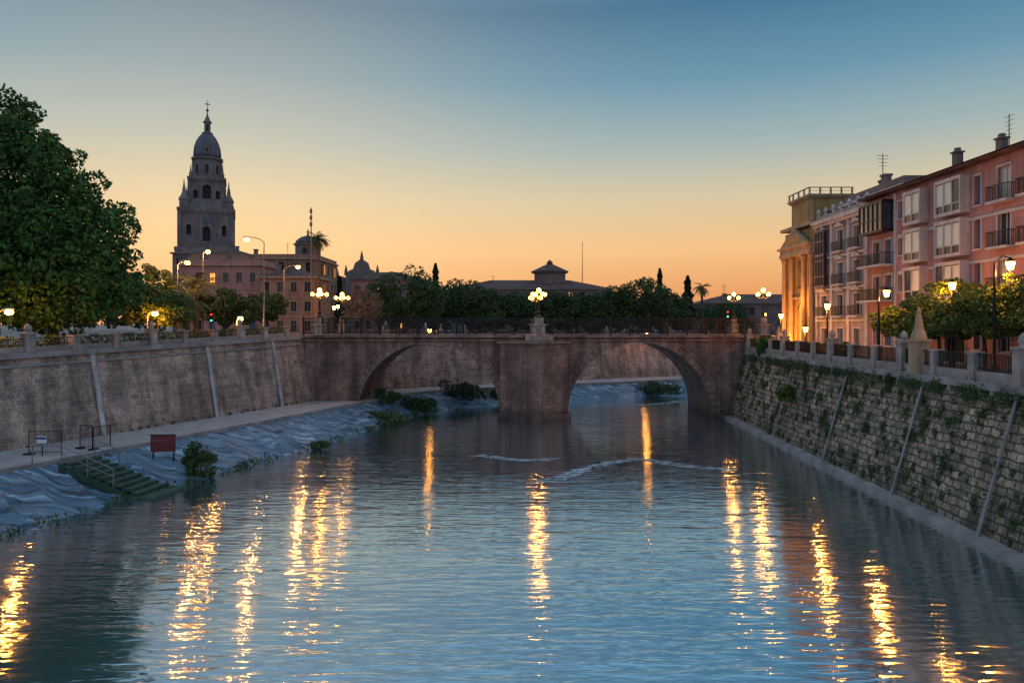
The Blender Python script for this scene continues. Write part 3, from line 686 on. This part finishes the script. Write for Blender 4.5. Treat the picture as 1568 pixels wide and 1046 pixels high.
c=T.p('cupola',M_greyb); c.lathe(10.5,200,[(4.6,20.5),(4.6,24.2),(5.4,24.3),(5.4,24.6)],8,.39); T.p('cupola_roof',M_roof).lathe(10.5,200,[(5.6,24.6),(1.2,26.6),(.9,26.7),(.9,27.2),(.1,28)],8,.39)
T.p('mast',M_iron).bar((19.6,200,20),(19.6,200,33),.12,.06,5); T.done()
block('town_house',40,150,26,14,8,6.3,M_greyb,9,2,1.1,1.6,'hip',rh=2,lit=.1,trim=M_greyb).done()
block('town_house',55,120,20,14,7,7.5,M_pink,7,2,1.1,1.6,'flat',lit=.1).done()
block('town_house',-38,170,16,12,8,12.5,M_pink,6,3,1.1,1.6,'hip',rh=2,trim=M_greyb).done()
# ---------------------------------------------------------------- pink apartments (right)
T=Thing('pink_apartment_block',(32,64.5,7)); T.M=FM(32,64.5,0,-90); st=T.p('walls',M_pink); L=28.0
def balcony(T,x0,x1,z,d=.9,h=1.0):
    s=T.p('balcony_slabs',M_trim); s.box(x0,x1,-d,-.004,z-.16,z)
    b=T.p('balcony_rails',M_iron); b.box(x0,x1,-d,-d+.04,z+h-.05,z+h); b.box(x0,x0+.04,-d+.04,-.01,z+h-.05,z+h); b.box(x1-.04,x1,-d+.04,-.01,z+h-.05,z+h)
    x=x0
    while x<x1-.01: b.box(x,x+.025,-d+.005,-d+.03,z,z+h-.05); x+=.13
    y=-d+.1
    while y<-.05: b.box(x0+.005,x0+.03,y,y+.025,z,z+h-.05); b.box(x1-.03,x1-.005,y,y+.025,z,z+h-.05); y+=.13
ops=[]; Z=[8.2,12.1,15.1,18.1]
for r,z in enumerate(Z):
    ops.append((.9,z,1.3,2.1,'glass')); ops.append((2.9,z,1.1,2.1,'shut'))
    ops.append((5.0,z+.6,.9,1.4,'glass'))
    ops.append((14.75,z+.1,.75,2.0,'shut')); ops.append((17.2,z,1.2,2.2,'blind' if r%2 else 'glass'))
    ops.append((20.2,z,1.3,2.2,'glass')); ops.append((22.8,z,1.1,2.2,'blind')); ops.append((25.3,z,1.2,2.2,'glass'))
    if r==0: ops+= [(7.2,z-.9,1.9,2.6,'lit'),(11.4,z-.9,2.4,2.6,'dark')]
facade(T,st,L,7,21,ops,.22,M_trim)
for r,z in enumerate(Z[1:]):
    for bx0,bx1,nm in((6.9,9.3,2),(11.2,14.3,3)):
        fr_=T.p('bay_frames',M_trim); d=.7
        fr_.box(bx0,bx1,-d,-.003,z-.25,z-.02); fr_.box(bx0,bx1,-d,-.003,z+2.15,z+2.4)
        fr_.box(bx0,bx0+.12,-d,-.003,z-.02,z+2.15); fr_.box(bx1-.12,bx1,-d,-.003,z-.02,z+2.15)
        wd=(bx1-bx0-.24)/nm
        for k in range(nm):
            x=bx0+.12+wd*k
            kd=M_blind if (k+r)%4 else M_glass; nmn='bay_blinds' if kd is M_blind else 'bay_glass'
            T.p(nmn,kd).box(x+.03,x+wd-.03,-d+.1,-d+.12,z+.55,z+2.1)
            T.p('bay_glass',M_glass).box(x+.03,x+wd-.03,-d+.12,-d+.14,z,z+.5)
            fr_.box(x-.04,x+.04,-d+.02,-d+.16,z-.02,z+2.15)
        fr_.box(bx0+.12,bx1-.12,-d+.03,-d+.15,z+.48,z+.56)
    balcony(T,16.8,18.8,z-.02,.6); balcony(T,19.8,24.3,z-.02,.7)
    if r<2: balcony(T,.3,4.4,z-.02,1.2)
gq=T.p('gallery_glass',M_glass); gf=T.p('gallery_frame',M_iron)
gf.box(.2,4.3,-1.0,-.004,17.85,18.05); gf.box(.2,4.3,-1.0,-.004,20.3,20.5)
gq.box(.27,4.23,-.92,-.02,18.06,20.29)
for k in range(6): x=.2+k*.78; gf.box(x,x+.1,-1.0,-.922,18.05,20.3)
gf.box(.2,4.3,-.99,-.923,18.9,18.98)
for zz in(14.3,17.3): T.p('string_courses',M_trim).box(5,L,-.09,-.004,zz-.1,zz+.1)
T.p('corner_strip',M_trim).box(4.55,4.85,-.16,-.004,7,20.9)
ev=T.p('eaves',M_roof); ev.box(-.3,L+.3,-.8,.5,21.0,21.16); 
T.p('roof',M_roof).add([(-.4,-1.0,21.16),(L,-1.0,21.16),(L,14,21.16),(-.4,14,21.16),(4,6,23.3),(L-4,6,23.3)],[(0,1,5,4),(1,2,5),(2,3,4,5),(3,0,4)])
sw=T.p('side_walls',M_pink); sw.quad((0,14,7),(0,0,7),(0,0,21),(0,14,21)); sw.quad((L,0,7),(L,14,7),(L,14,21),(L,0,21)); sw.quad((L,14,7),(0,14,7),(0,14,21),(L,14,21))
ch=T.p('chimneys',M_greyb)
for x,y in((8,2.6),(12.2,3.2),(15.8,3.4),(19,2.5)):
    ch.box(x,x+.55,y,y+.55,21.5,23.4); ch.box(x-.1,x+.65,y-.1,y+.65,23.4,23.52); ch.box(x+.1,x+.45,y+.1,y+.45,23.52,23.8)
an=T.p('antennas',M_iron)
for x,h in((17.6,26.8),(13.2,25.0)):
    an.bar((x,3.5,22),(x,3.5,h),.04,.03,5)
    for k in range(5): an.bar((x-.5+.06*k,3.5,h-.15-.32*k),(x+.5-.06*k,3.5,h-.15-.32*k),.018,.018,4)
T.done()
# cream house
T=Thing('ornate_cream_house',(32,75.5,7)); T.M=FM(32,75.5,0,-90); st=T.p('walls',M_cream); L=11.0; ops=[]
for r,z in enumerate((7.6,10.9,14.0,17.2)):
    for x in(1.3,4.9,8.3): ops.append((x,z,1.25,2.0,'glass' if (r+int(x))%2 else 'shut'))
facade(T,st,L,7,20.3,ops,.25,M_trim)
for r,z in enumerate((10.9,14.0,17.2)):
    for x in(1.3,4.9,8.3):
        balcony(T,x-.3,x+1.55,z-.05,.55,.95)
        T.p('pediments',M_trim).prismy([(x-.35,z+2.35),(x+1.6,z+2.35),(x+.625,z+2.85)],-.3,-.004)
for x in(0,3.5,7.1,10.55): T.p('pilasters',M_trim).box(x,x+.45,-.14,-.004,7,19.98)
for z in(10.3,13.4,16.6): T.p('string_courses',M_trim).box(0,L,-.2,-.142,z,z+.2)
T.p('cornice',M_trim).box(-.1,L-.02,-.6,.3,20.3,20.65); T.p('cornice',M_trim).box(-.1,L-.02,-.35,-.004,20.0,20.297)
T.p('parapet',M_cream).box(0,L-.02,.0,.25,20.65,21.2)
for x in np.arange(0.2,10.6,1.7): T.p('urns',M_trim).lathe(x+.1,.12,[(.16,21.2),(.1,21.35),(.22,21.7),(.06,22)],8)
gf=T.p('gallery',M_greyb); gf.box(.9,3.0,-.6,-.21,13.7,13.9); gf.box(.9,3.0,-.6,-.21,19.4,19.6); T.p('gallery_glass',M_dark).box(.96,2.94,-.52,-.22,13.9,19.4)
for k in range(4): gf.box(.9+k*.67,.99+k*.67,-.6,-.53,13.9,19.4)
for z in(14.8,16.4,16.9,18.4): gf.box(.99,2.9,-.59,-.531,z,z+.14)
T.p('side_walls',M_cream).box(0.01,L-.02,1.0,12,7,20.3)
T.done()
# ochre palace
T=Thing('ochre_palace',(32,84,7)); T.M=FM(32,84.1,0,-90); st=T.p('walls',M_yellow); L=8.5
facade(T,st,L,7,20.4,[(3.3,7.1,2.2,5.2,'lit',True),(3.5,14,1.8,3.2,'glass',True),(.9,8.5,1,2.4,'glass'),(6.6,8.5,1,2.4,'glass'),(.9,14,1,2.4,'shut'),(6.6,14,1,2.4,'shut')],.35,M_trimO)
co=T.p('columns',M_trimO,True)
for x in(.45,2.6,5.9,8.0):
    co.lathe(x,-.30,[(.36,7.1),(.36,7.5),(.26,7.7),(.28,10.5),(.24,17),(.36,17.3),(.38,17.6)],14)
en=T.p('entablature',M_trimO); en.box(-.1,L-.02,-.7,-.004,17.6,18.0); en.box(-.05,L-.02,-.62,-.004,18.0,18.5); en.box(-.2,L-.02,-.9,-.004,18.5,18.75)
en.prismy([(.6,18.76),(7.8,18.76),(4.2,20.6)],-.85,-.3); T.p('tympanum',M_yellow).prismy([(1.3,18.96),(7.1,18.96),(4.2,20.3)],-.9,-.853)
en.box(-.25,L-.02,-.5,1,20.65,21.0)
T.p('plinth',M_light).box(-.1,L-.02,-.9,-.004,7,7.1)
en.box(2.9,5.6,-.4,-.004,12.8,13.05)
T.p('body',M_yellow).box(.01,L-.02,1.0,14,7,20.64)
T.M=FM(34.5,83.0,0,0)
tw=T.p('belvedere_walls',M_yellow); Lw=4.5
facade(T,tw,Lw,20.4,24.6,[(1.9,21.0,1.2,2.1,'shut')],.2,M_trimO)
tw.quad((Lw,0,20.4),(Lw,5.6,20.4),(Lw,5.6,24.6),(Lw,0,24.6)); tw.quad((0,5.6,7),(0,0,7),(0,0,24.6),(0,5.6,24.6)); tw.quad((Lw,5.6,7),(0,5.6,7),(0,5.6,24.6),(Lw,5.6,24.6))
bc=T.p('belvedere_cornice',M_trimO); bc.box(-.2,Lw+.2,-.2,5.8,24.6,24.8); bc.box(-.4,Lw+.4,-.4,6.0,24.8,25.05)
for x in(0,Lw-.35): bc.box(x,x+.35,-.08,-.004,20.4,24.6)
br_=T.p('roof_balustrade',M_light)
for x in np.linspace(-.3,Lw+.1,5): br_.box(x,x+.16,-.33,-.17,25.05,25.75); br_.box(x,x+.16,5.7,5.86,25.05,25.75)
for y in np.linspace(1.2,4.5,3): br_.box(-.3,-.14,y,y+.16,25.05,25.75)
br_.box(-.35,Lw+.35,-.34,-.16,25.75,25.83); br_.box(-.35,-.15,-.14,5.95,25.75,25.83); br_.box(-.35,Lw+.35,-.28,-.22,25.4,25.44)
T.M=Matrix(); T.light((30.0,80.3,7.9),1300,.15); T.light((30.4,82.5,7.9),500,.15); T.light((30.7,77.5,12.5),250,.15)
T.done()
block('town_house',36,66,10,12,7,15.6,M_greyb,4,4,1.1,1.7,'flat').done()
# ---------------------------------------------------------------- trees
tree('ficus_tree',-41,56,8,[(-4,0,21,9,7,9.8),(-.5,0,22.3,6.5,6,7.2),(2.6,0,19.3,6.5,6,7.2),(6.3,0,16,5.4,5,5.4),(7.4,0,12.9,4.4,4,3.3),(0,-1,13.5,8,5,4.3),(-9,0,15,7,7,6)],80000,640,1.0,.19,M_leafF,.9,12)
tree('ficus_tree',-46,72,8,[(0,0,15,6.5,6,6)],9000,90,1.1,.22,M_leafF,.6,6)
tree('orange_tree',-32.8,66.5,8.2,[(0,0,12.0,2.4,2.4,1.8),(1.3,0,11.2,1.8,2,1.3),(-1.8,0,11.4,2,2,1.4)],9000,60,.6,.12,M_leafO,.16,6)
tree('orange_tree',-41,82,8.2,[(0,0,14.2,3.0,2.4,2.6),(-2.4,0,12.7,2.2,2,1.9),(2.4,0,12.6,2.2,2,1.9)],13000,90,.6,.13,M_leafO,.2,8)
palm(-36.5,83,8.2,14.2,3.0,46,.3); palm(-33.2,73.5,8.2,12.2,2.5,36,.25)
palm(-25.8,95,8.4,21.0,1.9,46,.17)
tree('street_tree',-33.5,84,8.2,[(0,0,11.9,3.2,3,2.0),(2.2,0,11.2,2.2,2,1.5)],9000,70,.6,.14,M_leafD,.2,6)
tree('street_tree',-30.5,88,8.3,[(0,0,12.2,2.6,2.6,1.9)],6000,50,.6,.14,M_leafD,.2,6)
tree('bare_tree',-20.3,98,8.3,[(0,0,12.6,3.0,2.8,2.4)],2600,60,.6,.13,M_dry,.2,18)
def far(px,Y,top,wd,base=8,n=9000):
    x=(px)*Y; R=wd/2; h=top-base; j=random.uniform(-.15,.15)
    tree('ficus_tree',x,Y,base,[(R*j,0,base+h*.62,R*.8,R*.8,h*.38),(-R*.5,0,base+h*(.48+j),R*.55,R*.6,h*.33),(R*.5,0,base+h*(.50-j),R*.55,R*.6,h*.33)],n,90,R*.2,.2,M_leafD,.4,6)
far(-.150,112,18.8,13.5); far(-.115,128,18.2,10); far(-.063,120,17.6,11); far(-.028,126,16.2,9.5); far(.005,131,15.9,9.5)
far(.055,124,16.0,10); far(.09,128,15.7,9); far(.135,124,16.0,9.5); far(.175,122,18.0,12.5); far(.21,128,16.5,10); far(.29,150,14.2,12,8,5000)
cypress(-14.9,140,8,21.8,1.1); cypress(28.8,140,8,20.8,.9); cypress(33,135,8,19,1.3); cypress(-36,150,8,20,1)
palm(36.2,137,8,16.8,2.0,36,.22)
L_=[(x,215+random.uniform(-8,12),12.0+random.uniform(-1,1.5),8,5,4.2) for x in range(-150,170,9)]
pts,c=clumps(L_,24000,500,1.8,.3); V,F=leafcloud(pts,.55); build('distant_trees',V,F,M_leafD,uv=False)
for x,y,s in((29.0,40.5,1.0),(29.0,44.2,1.0),(28.8,48.5,1.02),(29.3,36.5,1.1),(29.8,54,.7)):
    tree('orange_tree',x,y,7.1,[(0,0,11.2*s+7.1*(1-s),2.1*s,2.3*s,1.7*s),(-.9,.8,10.2,1.5,1.5,1.2),(.8,-.9,10.4,1.4,1.6,1.3)],10000,60,.5,.10,M_leafO,.13,6)
shrub('shrub',25.0,71,7.0,.9,2.2,1800,.11,M_leafF); shrub('shrub',23.1,60.5,3.6,.7,1.7,1400,.1,M_leafO); shrub('shrub',27.2,65,7,.8,1.3,900); shrub('shrub',26.8,67.5,7,.9,1.4,900,.12,M_leafO); shrub('shrub',26.3,57,7,.7,1.7,900,.1,M_leafO)
shrub('shrub',-20.3,46.8,.1,1.0,2.4,1500,.10); shrub('shrub',-21.2,47.6,.5,.6,1.6,700,.1); shrub('shrub',-10.6,80.5,.2,1.7,2.2,2200,.13,M_leafD); shrub('shrub',-12.6,73.5,-.2,2.2,1.3,1800,.12); shrub('shrub',-6.9,90,.4,2.3,3.2,2600,.15,M_leafD); shrub('shrub',-3.2,92,.2,1.8,1.9,1800,.14,M_shrub)
shrub('shrub',-13.8,79,1.2,1.3,2.2,1500,.12,M_leafD); shrub('shrub',-15.4,57.5,.1,.7,.7,700,.1); shrub('shrub',21,101,.3,2.6,1.6,1500,.16,M_leafD)
pts=[]
for y in np.arange(34,86,.16):
    x=XY(watL,y)+random.gauss(-.1,.3)
    if random.random()<.55+.35*math.sin(y*.7): continue
    q=rng.normal(size=(12,3))*[.2,.2,.12]; pts.append(np.array([x,y,.12])+q)
for _ in range(60):
    y=random.uniform(40,84); x=XY(pathO,y)+random.uniform(.2,2.5); q=rng.normal(size=(14,3))*[.15,.15,.12]; pts.append(np.array([x,y,1.5-.5*(x-XY(pathO,y))])+q)
V,F=leafcloud(np.concatenate(pts),.10); build('bank_grass',V,F,M_shrub,uv=False)
# clipped hedge along the left promenade
pts=[]
for y in np.arange(46,76,.12):
    i=atL(y); c0=np.array([topL[i,0]+outL[i,0]*1.9,topL[i,1]+outL[i,1]*1.9,ztopL[i]+.55+.12*math.sin(y*2.1)])
    pts.append(c0+rng.uniform(-1,1,(26,3))*[.4,.2,.55])
V,F=leafcloud(np.concatenate(pts),.09); build('hedge',V,F,M_leafO,uv=False)
# ---------------------------------------------------------------- near left bank details
T=Thing('riverside_steps',(-26.5,43,0)); s=T.p('treads',M_green); T.M=FM(-26.4,42.2,0,-10)
n=9
for i in range(n):
    x=i*.56; z=1.85-i*.19; s.box(x,x+.54,0,2.5,z-.14,z); s.box(x+.48,x+.54,0,2.5,z-.185,z-.141)
T.p('stringers',M_green).add([(-.2,-.1,1.85),(5.2,-.1,-.05),(5.2,-.1,-.4),(-.2,-.1,1.3),(-.2,-.02,1.85),(5.2,-.02,-.05),(5.2,-.02,-.4),(-.2,-.02,1.3)],[(0,1,2,3),(4,7,6,5),(0,4,5,1)])
s.box(4.3,6.2,-.3,2.8,-.1,.14)
h=T.p('handrails',M_galv)
for y in(-.05,2.55):
    h.bar((0,y,2.85),(3.4,y,1.65),.035); h.bar((0,y,2.4),(3.4,y,1.2),.025)
    for x in(0,1.7,3.4): h.bar((x,y,1.6-x*.31),(x,y,2.85-x*.35),.035)
h.bar((-2,-.05,2.85),(0,-.05,2.85),.035); h.bar((-2,-.05,1.8),(-2,-.05,2.85),.035)
T.done()
T=Thing('information_sign',(-23.3,48,1)); T.M=FM(-23.3,48,0,5); T.p('posts',M_iron).box(-.7,-.62,0,.08,.6,2.2); T.p('posts',M_iron).box(.62,.7,0,.08,.6,2.2)
T.p('board',M_red).box(-.8,.8,-.06,-.003,1.5,2.6); T.p('frame',M_iron).box(-.85,.85,-.07,0,2.603,2.67); T.p('lettering',M_light).box(-.6,.2,-.066,-.062,2.25,2.29); T.done()
def panel(x,y,a,w,h):
    T=Thing('wire_fence_panel',(x,y,1.8)); T.M=FM(x,y,1.8,a); p=T.p('tube_frame',M_iron)
    for X in(0,w): p.bar((X,0,0),(X,0,h),.03,.03,6)
    for Z_ in(.15,h-.03): p.bar((0,0,Z_),(w,0,Z_),.025,.025,6)
    for X in np.arange(.12,w,.14): p.bar((X,0,.15),(X,0,h),.009,.009,4)
    p.box(-.3,.3,-.12,.12,0,.1); T.done()
panel(-30.4,45.2,8,1.9,1.5); panel(-28.5,47.4,-15,1.0,1.6); panel(-27.4,47,70,1.3,1.5)
T=Thing('warning_sign',(-29.3,44.8,1.8)); T.p('post',M_iron).bar((-29.3,44.8,1.8),(-29.3,44.8,3.0),.03); T.p('plate',M_white).box(-29.6,-29.0,44.72,44.765,2.6,3.05); T.p('band',M_blue).box(-29.6,-29.0,44.714,44.717,2.85,3.0); T.done()
T=Thing('antenna_mast',(-24.6,88,8.6)); p=T.p('mast',M_greyb); p.lathe(-24.6,88,[(.14,8.5),(.1,16),(.06,24.3)],8)
for z in(22,22.8,23.6): p.box(-24.75,-24.45,87.85,87.95,z,z+.5)
T.done()
def traffic(x,y,z):
    T=Thing('traffic_light',(x,y,z)); T.p('post',M_iron).bar((x,y,z-.05),(x,y,z+2.6),.06); T.p('housing',M_iron).box(x-.17,x+.17,y-.12,y+.12,z+2.6,z+3.6)
    T.p('red_lens',M_rl).bar((x,y-.13,z+3.4),(x,y-.15,z+3.4),.08,.08,12); T.p('dark_lens',M_dark).bar((x,y-.13,z+3.1),(x,y-.15,z+3.1),.1,.1,12); T.p('green_lens',M_tl).bar((x,y-.13,z+2.8),(x,y-.15,z+2.8),.08,.08,12); T.done()
traffic(27.6,92,8.2); traffic(-30.5,73,7.6)
T=Thing('bridge_stair',(27.5,77,7)); q=T.p('steps',M_coping)
for i in range(8): q.box(27.75,29.6,77.0-i*.34-.34,77.0-i*.34-.004,7.0,8.6-i*.2)
q.box(27.75,29.6,77,86,7.02,8.75)
T.p('newel',M_light).box(27.2,27.7,73.6,74.1,7.0,9.2); T.p('newel',M_light).lathe(27.45,73.85,[(.32,9.2),(.2,9.35),(.05,9.8)],8)
T.p('handrail',M_iron).bar((27.6,77,10.3),(27.6,74.1,8.6),.04); T.done()
# ---------------------------------------------------------------- world
W=bpy.data.worlds.new('World'); sc.world=W; W.use_nodes=True; nt=W.node_tree; nt.nodes.clear()
tc=N(nt,'ShaderNodeTexCoord'); sp=N(nt,'ShaderNodeSeparateXYZ'); nt.links.new(tc.outputs['Generated'],sp.inputs[0])
front=ramp(nt,sp.outputs[2],[(0.0,S(214,134,88)),(.045,S(232,158,102)),(.10,S(242,190,130)),(.17,S(212,196,162)),(.235,S(160,178,178)),(.315,S(102,148,172)),(.40,S(62,114,148)),(.56,S(130,182,218)),(1.0,S(150,185,222))])
back=ramp(nt,sp.outputs[2],[(0.0,S(140,130,145)),(.2,S(165,170,195)),(.5,S(160,190,225)),(1.0,S(150,185,222))])
mr=N(nt,'ShaderNodeMapRange'); mr.inputs[1].default_value=-.2; mr.inputs[2].default_value=.55; nt.links.new(sp.outputs[1],mr.inputs[0])
col=mixc(nt,mr.outputs[0],back,front)
dt=N(nt,'ShaderNodeVectorMath',operation='DOT_PRODUCT'); nt.links.new(tc.outputs['Generated'],dt.inputs[0]); dt.inputs[1].default_value=Vector((-.36,.92,.10)).normalized()
pw=N(nt,'ShaderNodeMath',operation='POWER'); nt.links.new(dt.outputs['Value'],pw.inputs[0]); pw.inputs[1].default_value=14
mm=N(nt,'ShaderNodeMath',operation='MULTIPLY'); nt.links.new(pw.outputs[0],mm.inputs[0]); mm.inputs[1].default_value=.32; mm.use_clamp=True
col=mixc(nt,mm.outputs[0],col,S(255,230,180))
bg=N(nt,'ShaderNodeBackground',Strength=1.0); nt.links.new(col,bg.inputs[0])
sk=N(nt,'ShaderNodeTexSky'); sk.sky_type='NISHITA'; sk.sun_disc=False; sk.sun_elevation=math.radians(1.0); sk.sun_rotation=math.radians(-21)
bg2=N(nt,'ShaderNodeBackground',Strength=.015); nt.links.new(sk.outputs[0],bg2.inputs[0])
ad=N(nt,'ShaderNodeAddShader'); nt.links.new(bg.outputs[0],ad.inputs[0]); nt.links.new(bg2.outputs[0],ad.inputs[1])
o=N(nt,'ShaderNodeOutputWorld'); nt.links.new(ad.outputs[0],o.inputs[0])
sl=bpy.data.lights.new('sun','SUN'); sl.energy=.25; sl.angle=math.radians(8); sl.color=(1,.62,.4); so=bpy.data.objects.new('sun',sl); sc.collection.objects.link(so)
so.rotation_euler=Vector((.36,-.93,-.06)).to_track_quat('-Z','Y').to_euler()
# ---------------------------------------------------------------- camera
cam=bpy.data.cameras.new('camera'); cam.sensor_width=36; cam.lens=36*1100/1568; cam.shift_y=-26/1568; cam.clip_end=12000; cam.clip_start=.1
co=bpy.data.objects.new('camera',cam); co.location=(0,0,10); co.rotation_euler=(math.radians(90),0,0); sc.collection.objects.link(co); sc.camera=co
